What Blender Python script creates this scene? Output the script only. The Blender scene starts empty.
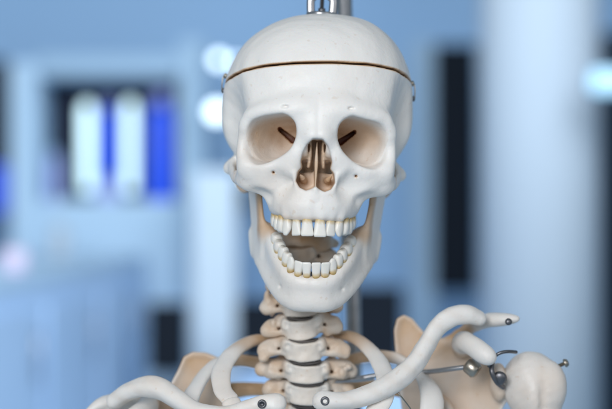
import bpy, math, random
import numpy as np
from mathutils import Vector, Matrix

random.seed(4)
SC = bpy.context.scene
COL = SC.collection
PX = 0.78            # mm per photo pixel in the plane of the front teeth
D0 = 1150.0          # mm from lens to that plane
ZC = 1.50            # height of the lens over the floor (m)

# ------------------------------------------------------------------ camera
cd = bpy.data.cameras.new('camera')
cam = bpy.data.objects.new('camera', cd)
COL.objects.link(cam)
cam.location = (0, -D0 / 1000, ZC)
cam.rotation_euler = (math.radians(90), 0, 0)
cd.sensor_width = 36
cd.lens = 36 * D0 / (612 * PX)
cd.clip_start = 0.05
cd.clip_end = 60
cd.dof.use_dof = True
cd.dof.focus_distance = D0 / 1000 + 0.022
cd.dof.aperture_fstop = 2.7
SC.camera = cam

# ------------------------------------------------------------------ world, lamps
w = bpy.data.worlds.new('World')
SC.world = w
w.use_nodes = True
w.node_tree.nodes['Background'].inputs[0].default_value = (0.64, 0.83, 1.0, 1)
w.node_tree.nodes['Background'].inputs[1].default_value = 0.30


def area(name, loc, target, size, power, color, sy=None):
    l = bpy.data.lights.new(name, 'AREA')
    l.shape = 'RECTANGLE'
    l.size = size
    l.size_y = sy or size
    l.energy = power
    l.color = color
    o = bpy.data.objects.new(name, l)
    COL.objects.link(o)
    o.location = loc
    o.rotation_euler = (Vector(target) - Vector(loc)).to_track_quat('-Z', 'Y').to_euler()
    return o


area('window_light', (-0.75, -2.4, 2.35), (0, 0.05, 1.5), 1.2, 54, (0.985, 0.985, 1.0))
area('fill_light', (1.7, -1.7, 2.2), (0, 0.05, 1.5), 1.4, 8, (1.0, 0.94, 0.92))  # added fill out of view on the right, lifts the skull's darker side
area('background_fill', (0.3, 1.0, 2.95), (0.3, 4.6, 0.75), 3.4, 106, (0.82, 0.91, 1.0), 1.4)  # added lamp out of view, tilted to brighten the background but not the skull
SC.view_settings.view_transform = 'Standard'
SC.view_settings.look = 'None'
SC.view_settings.exposure = 0
SC.view_settings.gamma = 1
SC.cycles.use_denoising = True
SC.cycles.max_bounces = 8

# ------------------------------------------------------------------ tagging helpers


def tag(o, label=None, cat=None, group=None, kind=None):
    if label: o['label'] = label
    if cat: o['category'] = cat
    if group: o['group'] = group
    if kind: o['kind'] = kind
    return o


def empty(name, loc, rot=(0, 0, 0)):
    o = bpy.data.objects.new(name, None)
    o.empty_display_size = 0.05
    COL.objects.link(o)
    o.location = loc
    o.rotation_euler = rot
    return o


def mesh_obj(name, verts, faces, mat, parent=None, smooth=True, tint=None, loops=None):
    me = bpy.data.meshes.new(name)
    verts = np.asarray(verts, dtype=np.float32)
    if loops is not None:                     # uniform quads as an int array
        n = len(loops)
        me.vertices.add(len(verts)); me.vertices.foreach_set('co', verts.ravel())
        me.loops.add(n * 4); me.loops.foreach_set('vertex_index', loops.astype(np.int32).ravel())
        me.polygons.add(n)
        me.polygons.foreach_set('loop_start', np.arange(0, n * 4, 4, dtype=np.int32))
        me.update(calc_edges=True)
    else:
        me.from_pydata([tuple(map(float, v)) for v in verts], [], [tuple(f) for f in faces])
        me.update()
    me.validate()
    if smooth:
        me.polygons.foreach_set('use_smooth', np.ones(len(me.polygons), dtype=bool))
    if tint is not None:
        a = me.attributes.new('tint', 'FLOAT', 'POINT')
        a.data.foreach_set('value', np.asarray(tint, dtype=np.float32))
    me.materials.append(mat)
    o = bpy.data.objects.new(name, me)
    COL.objects.link(o)
    if parent is not None:
        o.parent = parent
    return o


# ------------------------------------------------------------------ materials
def mat_new(name):
    m = bpy.data.materials.new(name)
    m.use_nodes = True
    return m, m.node_tree, m.node_tree.nodes['Principled BSDF']


def bone_mat(name, base, stain, rough=0.42, mott=0.7, sss=0.12, bump=0.4, scale=1.0, gen=0.0):
    """painted resin bone: base colour, stain where the 'tint' attribute says so, broken by noise"""
    m, t, b = mat_new(name)
    N, L = t.nodes, t.links
    tc = N.new('ShaderNodeTexCoord')
    at = N.new('ShaderNodeAttribute'); at.attribute_name = 'tint'
    n1 = N.new('ShaderNodeTexNoise'); n1.inputs['Scale'].default_value = 55 * scale; n1.inputs['Detail'].default_value = 6
    n2 = N.new('ShaderNodeTexNoise'); n2.inputs['Scale'].default_value = 14 * scale; n2.inputs['Detail'].default_value = 4
    L.new(tc.outputs['Object'], n1.inputs['Vector']); L.new(tc.outputs['Object'], n2.inputs['Vector'])
    # tint * (0.55 + 0.9*noise)
    mm = N.new('ShaderNodeMath'); mm.operation = 'MULTIPLY_ADD'
    mm.inputs[1].default_value = 0.9; mm.inputs[2].default_value = 0.55
    L.new(n1.outputs['Fac'], mm.inputs[0])
    mu = N.new('ShaderNodeMath'); mu.operation = 'MULTIPLY'; mu.use_clamp = True
    L.new(at.outputs['Fac'], mu.inputs[0]); L.new(mm.outputs[0], mu.inputs[1])
    # faint mottling everywhere
    mr = N.new('ShaderNodeMapRange')
    mr.inputs['From Min'].default_value = 0.5; mr.inputs['From Max'].default_value = 0.85
    mr.inputs['To Min'].default_value = gen; mr.inputs['To Max'].default_value = gen + 0.22 * mott
    L.new(n2.outputs['Fac'], mr.inputs['Value'])
    ad = N.new('ShaderNodeMath'); ad.operation = 'ADD'; ad.use_clamp = True
    L.new(mu.outputs[0], ad.inputs[0]); L.new(mr.outputs[0], ad.inputs[1])
    n5 = N.new('ShaderNodeTexNoise'); n5.inputs['Scale'].default_value = 210 * scale; n5.inputs['Detail'].default_value = 2
    L.new(tc.outputs['Object'], n5.inputs['Vector'])
    m5 = N.new('ShaderNodeMapRange'); m5.inputs['From Min'].default_value = .66; m5.inputs['From Max'].default_value = .74
    m5.inputs['To Max'].default_value = 0.14 * mott
    L.new(n5.outputs['Fac'], m5.inputs['Value'])
    ad5 = N.new('ShaderNodeMath'); ad5.operation = 'ADD'; ad5.use_clamp = True
    L.new(ad.outputs[0], ad5.inputs[0]); L.new(m5.outputs[0], ad5.inputs[1]); ad = ad5
    cr = N.new('ShaderNodeValToRGB')
    e = cr.color_ramp.elements
    e[0].position = 0; e[0].color = (*base, 1)
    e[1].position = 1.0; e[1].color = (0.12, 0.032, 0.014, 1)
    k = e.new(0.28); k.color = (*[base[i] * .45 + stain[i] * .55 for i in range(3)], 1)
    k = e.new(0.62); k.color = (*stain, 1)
    L.new(ad.outputs[0], cr.inputs[0])
    L.new(cr.outputs[0], b.inputs['Base Color'])
    n3 = N.new('ShaderNodeTexNoise'); n3.inputs['Scale'].default_value = 420 * scale; n3.inputs['Detail'].default_value = 3
    n4 = N.new('ShaderNodeTexNoise'); n4.inputs['Scale'].default_value = 90 * scale; n4.inputs['Detail'].default_value = 5
    L.new(tc.outputs['Object'], n3.inputs['Vector']); L.new(tc.outputs['Object'], n4.inputs['Vector'])
    n6 = N.new('ShaderNodeTexNoise'); n6.inputs['Scale'].default_value = 28 * scale; n6.inputs['Detail'].default_value = 3
    L.new(tc.outputs['Object'], n6.inputs['Vector'])
    a6 = N.new('ShaderNodeMath'); a6.operation = 'MULTIPLY_ADD'; a6.inputs[1].default_value = 1.3
    L.new(n6.outputs['Fac'], a6.inputs[0]); L.new(n4.outputs['Fac'], a6.inputs[2])
    a2 = N.new('ShaderNodeMath'); a2.operation = 'MULTIPLY_ADD'; a2.inputs[1].default_value = 0.3
    L.new(n3.outputs['Fac'], a2.inputs[0]); L.new(a6.outputs[0], a2.inputs[2])
    bp = N.new('ShaderNodeBump'); bp.inputs['Strength'].default_value = bump; bp.inputs['Distance'].default_value = 0.0014
    L.new(a2.outputs[0], bp.inputs['Height']); L.new(bp.outputs[0], b.inputs['Normal'])
    rr = N.new('ShaderNodeMapRange'); rr.inputs['To Min'].default_value = rough - .1; rr.inputs['To Max'].default_value = rough + .18
    L.new(n1.outputs['Fac'], rr.inputs['Value']); L.new(rr.outputs[0], b.inputs['Roughness'])
    b.inputs['Subsurface Weight'].default_value = sss
    b.inputs['Subsurface Radius'].default_value = (1.0, 0.6, 0.4)
    b.inputs['Subsurface Scale'].default_value = 0.003
    b.inputs['Specular IOR Level'].default_value = 0.4
    return m


def flat_mat(name, col, rough=0.6, metal=0.0, var=0.12, scale=6.0, emit=None, es=0.0, bump=0.0):
    m, t, b = mat_new(name)
    N, L = t.nodes, t.links
    tc = N.new('ShaderNodeTexCoord')
    n = N.new('ShaderNodeTexNoise'); n.inputs['Scale'].default_value = scale; n.inputs['Detail'].default_value = 5
    L.new(tc.outputs['Object'], n.inputs['Vector'])
    mx = N.new('ShaderNodeMix'); mx.data_type = 'RGBA'
    mx.inputs['A'].default_value = (*[c * (1 - var) for c in col], 1)
    mx.inputs['B'].default_value = (*[min(1, c * (1 + var)) for c in col], 1)
    L.new(n.outputs['Fac'], mx.inputs['Factor']); L.new(mx.outputs['Result'], b.inputs['Base Color'])
    b.inputs['Roughness'].default_value = rough
    b.inputs['Metallic'].default_value = metal
    if emit:
        b.inputs['Emission Color'].default_value = (*emit, 1)
        b.inputs['Emission Strength'].default_value = es
    if bump:
        bp = N.new('ShaderNodeBump'); bp.inputs['Strength'].default_value = bump; bp.inputs['Distance'].default_value = 0.001
        L.new(n.outputs['Fac'], bp.inputs['Height']); L.new(bp.outputs[0], b.inputs['Normal'])
    return m


WHITE = (0.825, 0.80, 0.76)
TAN = (0.56, 0.36, 0.20)
M_BONE = bone_mat('skull_resin', WHITE, TAN)
M_TOOTH = bone_mat('tooth_enamel', (0.84, 0.82, 0.77), (0.62, 0.45, 0.20), rough=0.3, mott=0.15, bump=0.08, scale=2)
M_SPINE = bone_mat('vertebra_resin', (0.74, 0.70, 0.64), TAN, mott=1.0, bump=0.5, scale=1.6)
M_RIB = bone_mat('rib_resin', (0.77, 0.74, 0.70), TAN, mott=0.8, bump=0.35)
M_TAN = bone_mat('scapula_resin', (0.72, 0.58, 0.44), (0.56, 0.36, 0.21), mott=1.2, bump=0.3, rough=.5)
M_DISC = flat_mat('disc_rubber', (0.085, 0.075, 0.07), 0.6, scale=80)
M_STEEL = flat_mat('steel', (0.42, 0.42, 0.43), 0.32, 1.0, .3, 90)
M_DARKSTEEL = flat_mat('dark_steel', (0.16, 0.16, 0.17), 0.4, .9, .3, 90)
M_BRASS = flat_mat('aged_nickel', (0.42, 0.38, 0.32), 0.35, 1.0, .3, 90)


SM = lambda a, b, x: np.clip((x - a) / (b - a), 0, 1) ** 2 * (3 - 2 * np.clip((x - a) / (b - a), 0, 1))


# ------------------------------------------------------------------ distance-field modelling
def seg_d(X, Y, Z, a, b, ra, rb, sc=(1, 1, 1)):
    ax, ay, az = a; bx, by, bz = b
    ax, ay, az = ax / sc[0], ay / sc[1], az / sc[2]
    bx, by, bz = bx / sc[0], by / sc[1], bz / sc[2]
    X, Y, Z = X / sc[0], Y / sc[1], Z / sc[2]
    dx, dy, dz = bx - ax, by - ay, bz - az
    L = dx * dx + dy * dy + dz * dz + 1e-9
    t = np.clip(((X - ax) * dx + (Y - ay) * dy + (Z - az) * dz) / L, 0, 1)
    d = np.sqrt((X - ax - t * dx) ** 2 + (Y - ay - t * dy) ** 2 + (Z - az - t * dz) ** 2)
    return (d - (ra + (rb - ra) * t)) * min(sc)


def smin(a, b, k):
    if k <= 0: return np.minimum(a, b)
    h = np.maximum(k - np.abs(a - b), 0) / k
    return np.minimum(a, b) - h * h * k * 0.25


def smax(a, b, k):
    return -smin(-a, -b, k)


def poly2(U, V, P):
    """signed distance to a closed 2-D polygon"""
    n = len(P)
    d = None
    inside = None
    for i in range(n):
        ax, ay = P[i]; bx, by = P[(i + 1) % n]
        ex, ey = bx - ax, by - ay
        wx, wy = U - ax, V - ay
        t = np.clip((wx * ex + wy * ey) / (ex * ex + ey * ey + 1e-9), 0, 1)
        q = (wx - ex * t) ** 2 + (wy - ey * t) ** 2
        d = q if d is None else np.minimum(d, q)
        c = ((ay <= V) != (by <= V)) & (U < ex * (V - ay) / (ey if abs(ey) > 1e-9 else 1e-9) + ax)
        inside = c if inside is None else inside ^ c
    return np.where(inside, -1, 1) * np.sqrt(d)


def catmull(P, n):
    P = [np.array(p, float) for p in P]
    P = [2 * P[0] - P[1]] + P + [2 * P[-1] - P[-2]]
    out = []
    for i in range(1, len(P) - 2):
        for j in range(n):
            t = j / n
            a, b, c, d = P[i - 1], P[i], P[i + 1], P[i + 2]
            out.append(0.5 * (2 * b + (c - a) * t + (2 * a - 5 * b + 4 * c - d) * t * t + (3 * b - a - 3 * c + d) * t ** 3))
    out.append(P[-2])
    return out


class Field:
    def __init__(s, lo, hi, h, mirror=False):
        s.h = h; s.mirror = mirror
        lo = list(lo)
        if mirror: lo[0] = h / 2
        s.lo = np.array(lo, dtype=float)
        s.n = [int(math.ceil((hi[i] - lo[i]) / h)) + 1 for i in range(3)]
        ax = [(lo[i] + h * np.arange(s.n[i])).astype(np.float32) for i in range(3)]
        s.ax = ax
        s.D = np.full(s.n, 50.0, dtype=np.float32)

    def block(s, lo, hi):
        sl = []
        for i in range(3):
            a = int(np.clip(math.floor((lo[i] - s.lo[i]) / s.h), 0, s.n[i]))
            b = int(np.clip(math.ceil((hi[i] - s.lo[i]) / s.h) + 1, 0, s.n[i]))
            sl.append(slice(a, b))
        X = s.ax[0][sl[0]][:, None, None]; Y = s.ax[1][sl[1]][None, :, None]; Z = s.ax[2][sl[2]][None, None, :]
        return tuple(sl), X, Y, Z

    def op(s, f, lo, hi, k=2.0, mode='add'):
        m = k + 3
        sl, X, Y, Z = s.block([v - m for v in lo], [v + m for v in hi])
        if min(x.stop - x.start for x in sl) <= 0: return
        v = f(X, Y, Z).astype(np.float32)
        if mode == 'add': s.D[sl] = smin(s.D[sl], v, k)
        elif mode == 'sub': s.D[sl] = smax(s.D[sl], -v, k)
        else: s.D[sl] = smax(s.D[sl], v, k)

    def tube(s, pts, r, k=3, sc=(1, 1, 1), mode='add'):
        if not hasattr(r, '__len__'): r = [r] * len(pts)
        if len(pts) >= 3:
            q = catmull([(*p, rr) for p, rr in zip(pts, r)], 3)
            pts = [tuple(v[:3]) for v in q]; r = [float(v[3]) for v in q]
        mr = max(r) * max(sc)
        lo = [min(p[i] for p in pts) - mr for i in range(3)]
        hi = [max(p[i] for p in pts) + mr for i in range(3)]

        def f(X, Y, Z):
            d = None
            for i in range(len(pts) - 1):
                q = seg_d(X, Y, Z, pts[i], pts[i + 1], r[i], r[i + 1], sc)
                d = q if d is None else smin(d, q, min(r) * 0.6)
            return d
        s.op(f, lo, hi, k, mode)

    def ell(s, c, r, k=3, mode='add', rot=None):
        R = max(r)
        M = Matrix.Identity(3) if rot is None else Matrix(rot)

        def f(X, Y, Z):
            x, y, z = X - c[0], Y - c[1], Z - c[2]
            if rot is not None:
                x, y, z = (M[0][0] * x + M[0][1] * y + M[0][2] * z, M[1][0] * x + M[1][1] * y + M[1][2] * z,
                           M[2][0] * x + M[2][1] * y + M[2][2] * z)
            k0 = np.sqrt((x / r[0]) ** 2 + (y / r[1]) ** 2 + (z / r[2]) ** 2)
            k1 = np.sqrt((x / r[0] ** 2) ** 2 + (y / r[1] ** 2) ** 2 + (z / r[2] ** 2) ** 2) + 1e-6
            return k0 * (k0 - 1) / k1
        e = [R] * 3 if rot is not None else r
        s.op(f, [c[i] - e[i] for i in range(3)], [c[i] + e[i] for i in range(3)], k, mode)

    def extract(s, relax=2):
        D = s.D
        lo = s.lo.copy()
        if s.mirror:
            D = np.concatenate([D[::-1], D], axis=0)
            lo[0] = -(s.n[0] - 0.5) * s.h
        ins = D < 0
        acc = np.zeros([n - 1 for n in D.shape], dtype=np.int8)
        for a in (0, 1):
            for b in (0, 1):
                for c in (0, 1):
                    acc += ins[a:D.shape[0] - 1 + a, b:D.shape[1] - 1 + b, c:D.shape[2] - 1 + c]
        idx = np.argwhere((acc > 0) & (acc < 8))
        cid = np.full(acc.shape, -1, dtype=np.int32)
        cid[idx[:, 0], idx[:, 1], idx[:, 2]] = np.arange(len(idx))
        S = np.zeros((len(idx), 3)); C = np.zeros(len(idx))
        cor = [np.array(c) for c in ((0, 0, 0), (1, 0, 0), (0, 1, 0), (1, 1, 0), (0, 0, 1), (1, 0, 1), (0, 1, 1), (1, 1, 1))]
        val = [D[idx[:, 0] + c[0], idx[:, 1] + c[1], idx[:, 2] + c[2]] for c in cor]
        for a, b in ((0, 1), (2, 3), (4, 5), (6, 7), (0, 2), (1, 3), (4, 6), (5, 7), (0, 4), (1, 5), (2, 6), (3, 7)):
            cr = (val[a] < 0) != (val[b] < 0)
            t = np.where(cr, val[a] / np.where(cr, val[a] - val[b], 1), 0)
            S += np.where(cr[:, None], cor[a] + t[:, None] * (cor[b] - cor[a]), 0); C += cr
        V = idx + S / C[:, None]
        Q = []
        for ax in range(3):
            sl0 = [slice(None)] * 3; sl1 = [slice(None)] * 3
            sl0[ax] = slice(0, -1); sl1[ax] = slice(1, None)
            ch = ins[tuple(sl0)] != ins[tuple(sl1)]
            o = [i for i in range(3) if i != ax]
            cut = [slice(None)] * 3; cut[o[0]] = slice(1, -1); cut[o[1]] = slice(1, -1)
            m = np.zeros_like(ch); m[tuple(cut)] = ch[tuple(cut)]
            e = np.argwhere(m)
            if not len(e): continue
            u = np.zeros(3, int); u[o[0]] = 1
            v = np.zeros(3, int); v[o[1]] = 1
            g = lambda p: cid[p[:, 0], p[:, 1], p[:, 2]]
            q = np.stack([g(e - u - v), g(e - v), g(e), g(e - u)], axis=1)
            inside0 = ins[e[:, 0], e[:, 1], e[:, 2]]
            flip = ~inside0 if ax != 1 else inside0
            q[flip] = q[flip][:, ::-1]
            Q.append(q)
        Q = np.concatenate(Q)
        # light relaxation of the net
        for it in range(relax):
            acc2 = np.zeros_like(V); cn = np.zeros(len(V))
            for i in range(4):
                a = Q[:, i]; b = Q[:, (i + 1) % 4]
                for ax in range(3):
                    acc2[:, ax] += np.bincount(a, V[b, ax], len(V)) + np.bincount(b, V[a, ax], len(V))
                cn += np.bincount(a, minlength=len(V)) + np.bincount(b, minlength=len(V))
            V = V * 0.6 + 0.4 * acc2 / cn[:, None]
        return V * s.h + lo, Q


def field_obj(name, F, mat, parent, tintf=None, wob=0.0, seed=0, warp=False, relax=2):
    V, Q = F.extract(relax)
    if wob:
        r = np.random.RandomState(seed)
        for j in range(6):
            kvec = r.normal(size=3) * (0.05 + 0.05 * j)
            V = V + wob / (1 + j) * np.sin(V @ kvec + r.rand() * 6)[:, None] * r.normal(size=3)[None, :]
    t = None if tintf is None else np.clip(tintf(V[:, 0], V[:, 1], V[:, 2]), 0, 1)
    if warp: V[:, 2] += 0.048 * V[:, 0] * SM(22, 62, V[:, 2])
    return mesh_obj(name, V / 1000.0, None, mat, parent, True, t, loops=Q)


def S(dx, py, y):
    """skull frame, mm: dx photo pixels off the midline, py photo row, y mm of depth"""
    s = PX * (1 + y / D0)
    return (dx * s, y, (204.5 - py) * s - 42.5)


def W(px, py, y):
    s = PX * (1 + y / D0)
    return ((px - 306) * s, y, (204.5 - py) * s)


def SS(l): return [S(*p) for p in l]
def WW(l): return [W(*p) for p in l]


def sweep(name, pts, mat, parent, seg=20, sub=7, tintf=None, up=(0, 0, 1), wob=0.0, seed=0, rough=0.0):
    """pts: (x,y,z, a, b) mm; a = half size across (perp to path and 'up' blend), b = half size along up. closed rounded ends"""
    P = catmull(pts, sub)
    C = [p[:3] for p in P]
    rings = []
    r = np.random.RandomState(seed)
    ph = r.rand(8) * 6
    n = len(P)
    verts, faces = [], []
    up = np.array(up, float)
    for i, p in enumerate(P):
        t = C[min(i + 1, n - 1)] - C[max(i - 1, 0)]
        t /= np.linalg.norm(t) + 1e-9
        side = np.cross(t, up); side /= np.linalg.norm(side) + 1e-9
        u2 = np.cross(side, t)
        rings.append((p[:3], side, u2, p[3], p[4], t))
    # rounded ends
    def capring(R, sgn):
        c, s_, u_, a, b, t = R
        return [(c + t * sgn * min(a, b) * math.sin(q) , s_, u_, a * math.cos(q), b * math.cos(q), t) for q in (0.45, 0.9, 1.25)]
    allr = capring(rings[0], -1)[::-1] + rings + capring(rings[-1], 1)
    for k, (c, s_, u_, a, b, t) in enumerate(allr):
        for j in range(seg):
            an = 2 * math.pi * j / seg
            q = k / len(allr) * 6.28
            f = 1 + wob * (math.sin(2 * an + ph[0] + q * 1.3) + .8 * math.sin(3 * an + ph[1] - q * .9) + .35 * math.sin(5 * an + ph[4] + q * 2.1) + .6 * math.sin(q * 2.3 + ph[2]) + .35 * math.sin(q * 6 + ph[3]))
            verts.append(c + s_ * a * f * math.cos(an) + u_ * b * f * math.sin(an))
    m = len(allr)
    for k in range(m - 1):
        for j in range(seg):
            a0 = k * seg + j; a1 = k * seg + (j + 1) % seg
            faces.append((a0, a1, a1 + seg, a0 + seg))
    verts.append(allr[0][0] - allr[0][5] * .3); verts.append(allr[-1][0] + allr[-1][5] * .3)
    for j in range(seg):
        faces.append((len(verts) - 2, (j + 1) % seg, j))
        faces.append((len(verts) - 1, (m - 1) * seg + j, (m - 1) * seg + (j + 1) % seg))
    V = np.array(verts)
    if rough:
        for j in range(9):
            kv = r.normal(size=3) * (0.04 + 0.045 * j)
            V = V + rough / (1 + .5 * j) * np.sin(V @ kv + r.rand() * 6)[:, None] * r.normal(size=3)[None, :]
    tv = None if tintf is None else np.clip(tintf(V[:, 0], V[:, 1], V[:, 2]), 0, 1)
    return mesh_obj(name, V / 1000.0, faces, mat, parent, True, tv)


def lathe(name, prof, mat, parent, loc, axis=(0, 0, 1), seg=24, smooth=True):
    """prof: (r, h) mm along axis from loc (mm)"""
    z = Vector(axis).normalized()
    q = Vector((0, 0, 1)).rotation_difference(z).to_matrix()
    V, F_ = [], []
    for r, h in prof:
        for j in range(seg):
            a = 2 * math.pi * j / seg
            V.append(tuple(Vector(loc) + q @ Vector((r * math.cos(a), r * math.sin(a), h))))
    for k in range(len(prof) - 1):
        for j in range(seg):
            a0 = k * seg + j; a1 = k * seg + (j + 1) % seg
            F_.append((a0, a1, a1 + seg, a0 + seg))
    F_.append(tuple(range(seg))[::-1]); F_.append(tuple((len(prof) - 1) * seg + j for j in range(seg)))
    return mesh_obj(name, np.array(V) / 1000, F_, mat, parent, smooth)



# ================================================================== THE SKELETON
skel = empty('skeleton', (0, 0, ZC))
tag(skel, 'white resin human skeleton model with open jaw, its skull facing the camera', 'skeleton')
skel_origin = (8.19, 0, 42.5)
ROLL = math.radians(2.4)


def place_head(o):
    o.location = (skel_origin[0] / 1000, 0, skel_origin[2] / 1000)
    o.rotation_euler = (0, ROLL, 0)


H = 0.9
# ---- braincase distance
BC = (0, 97, 35.9)


def brain(X, Y, Z, off=0.0):
    p = np.where(Z > BC[2], 2.3, 2.3 - 0.42 * SM(0, -50, Z - BC[2]))
    x = np.abs(X); y = Y - BC[1]; z = Z - BC[2]
    b = np.where(y < 0, 91.0, 86.0); c = np.where(z > 0, 81.5, 74.0)
    n = ((x / 80.5) ** p + (np.abs(y) / b) ** p + (np.abs(z) / c) ** p + 1e-9) ** (1 / p)
    return np.sqrt(x * x + y * y + z * z + 1e-6) * (1 - 1 / n) + off


def cutz(Y): return 71.2 - 0.150 * Y


ORB = [(34, 24), (24.5, 18.5), (21.8, 9), (23, 0), (28, -9), (37, -16.5), (49, -22.5), (60, -23.5), (67.5, -15),
       (70.5, -2.5), (69.5, 9), (63, 16.5), (50, 21.5)]
ORB = [tuple(v) for v in catmull([ORB[-1]] + ORB + [ORB[0]], 3)[3:-3]][:39]
ORBC = S(47, 141.25, 14)
ORBP = [((a - 46) * 0.792, b * 0.792) for a, b in ORB]
NOSE = [(-5, 139.5), (5, 139.5), (10.5, 145), (14, 153), (15.8, 162), (14.2, 168.5), (18.6, 173.5), (19.9, 182), (16.5, 188.5), (10, 191.5),
        (5, 189.5), (0, 186), (-5, 189.5), (-10, 191.5), (-16.5, 188.5), (-19.9, 182), (-18.6, 173.5), (-14.2, 168.5),
        (-15.8, 162), (-14, 153), (-10.5, 145)]
NOSEP = [(S(a, b, 4)[0], S(a, b, 4)[2]) for a, b in NOSE]


def orbit_d(X, Y, Z):
    t = np.clip((Y - 14) / 48, 0, 1)
    sc = 1.0 - 0.80 * t ** 1.5
    cx = ORBC[0] - 18 * t; cz = ORBC[2] + 1.5 * t
    d = poly2((X - cx) / sc, (Z - cz) / sc, ORBP) * sc * 0.9
    d = d - 1.2
    return smax(d, Y - 60, 6)


def build_skull():
    F = Field((0, -12, -68), (84, 190, 82), H, mirror=True)
    F.op(brain, (-90, -10, -80), (90, 200, 120), 0.1)
    # base of the skull
    F.op(lambda X, Y, Z: (-25.0 + 0.05 * (Y - 60)) - Z + 0 * X, (-90, -10, -120), (90, 200, -10), 14, 'int')
    # temple hollow behind the orbit
    F.ell((73, 48, -6), (17, 28, 36), 12, 'sub')
    F.ell(S(55, 142, 38), (14, 16, 24), 8)
    F.ell((76, 44, 28), (14, 26, 28), 16, 'sub')
    # brow, rims
    F.ell(S(0, 111, 11), (22, 8, 12), 12)
    F.ell(S(0, 126, 13), (13, 9, 14), 8)
    F.tube(SS([(8, 112, 10), (20, 110.5, 9.5), (33, 110.5, 10.5), (47, 112.5, 13), (59, 115.5, 16.5), (67, 120, 20), (71.5, 130, 23)]), [7, 7.4, 7.2, 6.6, 5.4, 4.6, 4.0], 11)
    F.tube(SS([(71.8, 128, 24), (73, 143, 26.5), (72.6, 158, 26), (69, 168.5, 23)]), [4.0, 3.8, 4.8, 5.4], 5)
    F.tube(SS([(70, 169, 23), (58, 169.5, 18.5), (46, 168, 15), (34, 162, 13), (25.5, 152, 11.5)]), [5, 4.2, 4.0, 4.0, 4.4], 6)
    # frontal process of the maxilla, nasal bones
    F.tube(SS([(14, 124, 12), (17, 142, 11), (21, 158, 11), (26, 174, 12)]), [6.2, 6.2, 6.2, 6.5], 9)
    F.tube(SS([(3.0, 116, 11), (3.2, 128, 6), (3.5, 136, .5)]), [6, 6, 5.6], 9)
    F.tube(SS([(7, 138, 3), (14.5, 147, 7), (18.5, 160, 9)]), [4.6, 4.0, 4.0], 7)
    # cheek plate
    F.ell(S(38, 178, 21), (19, 10, 14), 7)
    F.ell(S(60, 177.5, 28), (14, 9, 8.5), 7)
    F.tube(SS([(48, 191, 25), (61, 189.5, 27), (72, 184, 32)]), [4.4, 4.2, 4.2], 6)
    F.tube(SS([(52, 186, 25), (44, 196, 27), (39, 205, 30)]), [5.5, 4.8, 4.6], 7)
    # zygomatic arch
    F.tube(SS([(69, 180, 30), (77, 180.5, 40), (81.3, 178, 54), (82.8, 174, 68), (82.5, 170, 82), (80, 167, 96)]), [5.4, 4.0, 3.0, 2.6, 2.8, 4.8], 4, (1, 1, 1.35))
    F.tube(SS([(72, 172, 95), (86, 172, 92)]), [7, 5], 6)
    # mastoid
    F.tube(SS([(70, 172, 112), (70, 182, 108), (69, 190, 104)]), [12, 8, 5], 8)
    F.tube(SS([(0, 190, 95), (0, 212, 88)]), [14, 9], 10)
    F.tube(SS([(16, 200, 100), (14, 214, 100)]), [10, 7], 8)
    # maxilla
    F.ell(S(0, 192, 26), (24, 21, 16), 6)
    arch = [(0, 5.5), (9, 6.5), (17, 10.5), (24, 18), (28.2, 28), (29.8, 40), (30, 50)]
    for py, ins, r in ((211.8, .2, 4.7), (206.5, 0.4, 5.2), (201, 1.2, 5.6), (193, 2.3, 5.8)):
        F.tube([(x * (1 - ins * .012), y + ins * .7, S(0, py + 1.6 * max(0, 1 - x / 30) - 3 * (y / 50) ** 1.5, y)[2]) for x, y in arch], r, 4)
    F.tube([(x * .80, y + 6.5 - y * .04, S(0, 218.5 - 4 * (y / 50) ** 1.5, y)[2]) for x, y in arch], 3.9, 2)
    for dx in (6.6, 17.5, 27):      # root eminences
        F.tube([S(dx, 217, 4.2 + (dx / 27) ** 2 * 6), S(dx * 1.02, 202, 6.2 + (dx / 22) ** 2 * 4)], [3.0, 2.0], 4)
    F.tube(SS([(0, 198, 3.5), (0, 189, 0.5)]), [3, 2.0], 4)      # nasal spine
    F.tube(SS([(8, 192, 4), (16, 191, 6), (21, 184, 7), (21.5, 175, 7)]), [2.4, 2.4, 2.4, 2.6], 3)
    # under the eye: canine fossa
    F.ell(S(37, 187, 6), (9, 8, 9), 8, 'sub')
    F.ell(S(57, 199, 20), (10, 7, 6), 6, 'sub')
    F.ell(S(41.5, 174, 11), (1.15, 7, 1.0), 1.5, 'sub')
    # mouth vault
    F.ell((0, 42, S(0, 226, 30)[2]), (20, 32, 12), 4, 'sub')
    # pterygoid plates
    F.tube(SS([(15, 190, 56), (17, 212, 55)]), [5, 3], 6)
    # eye sockets
    F.op(orbit_d, (8, -12, -30), (66, 66, 40), 2.0, 'sub')
    # fissures
    a = S(37.5, 130.5, 45); b = S(24, 140.5, 45)
    F.op(lambda X, Y, Z: smax(seg_d(X, 0 * Y, Z, (a[0], 0, a[2]), (b[0], 0, b[2]), 1.3, 2.3), np.abs(Y - 42) - 21, 1),
         (a[0] - 20, 24, -5), (a[0] + 5, 80, 25), 1.0, 'sub')
    F.tube([S(34, 157, 22), S(42, 158.5, 24), S(47, 156, 30)], [1.3, 1.5, 1.2], 1, mode='sub')
    # nose
    F.op(lambda X, Y, Z: smax(poly2(X, Z, NOSEP) - 0.05 * np.clip(Y - 14, 0, 20), Y - 26, 3), (-22, -14, -40), (22, 55, 12), 1.6, 'sub')
    F.op(lambda X, Y, Z: smax(np.abs(X + .5 * np.sin(Z * .15)) - 0.9, smax(np.abs(Y - 32) - 24 + 0.12 * (Z + 15), np.abs(Z + 15) - 23, 1), 1), (-2, 2, -40), (2, 60, 12), 1.2)
    F.tube(SS([(12.5, 145, 7), (12, 154, 10), (11.5, 160, 22)]), [2.2, 2.6, 2.6], 3)
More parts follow.
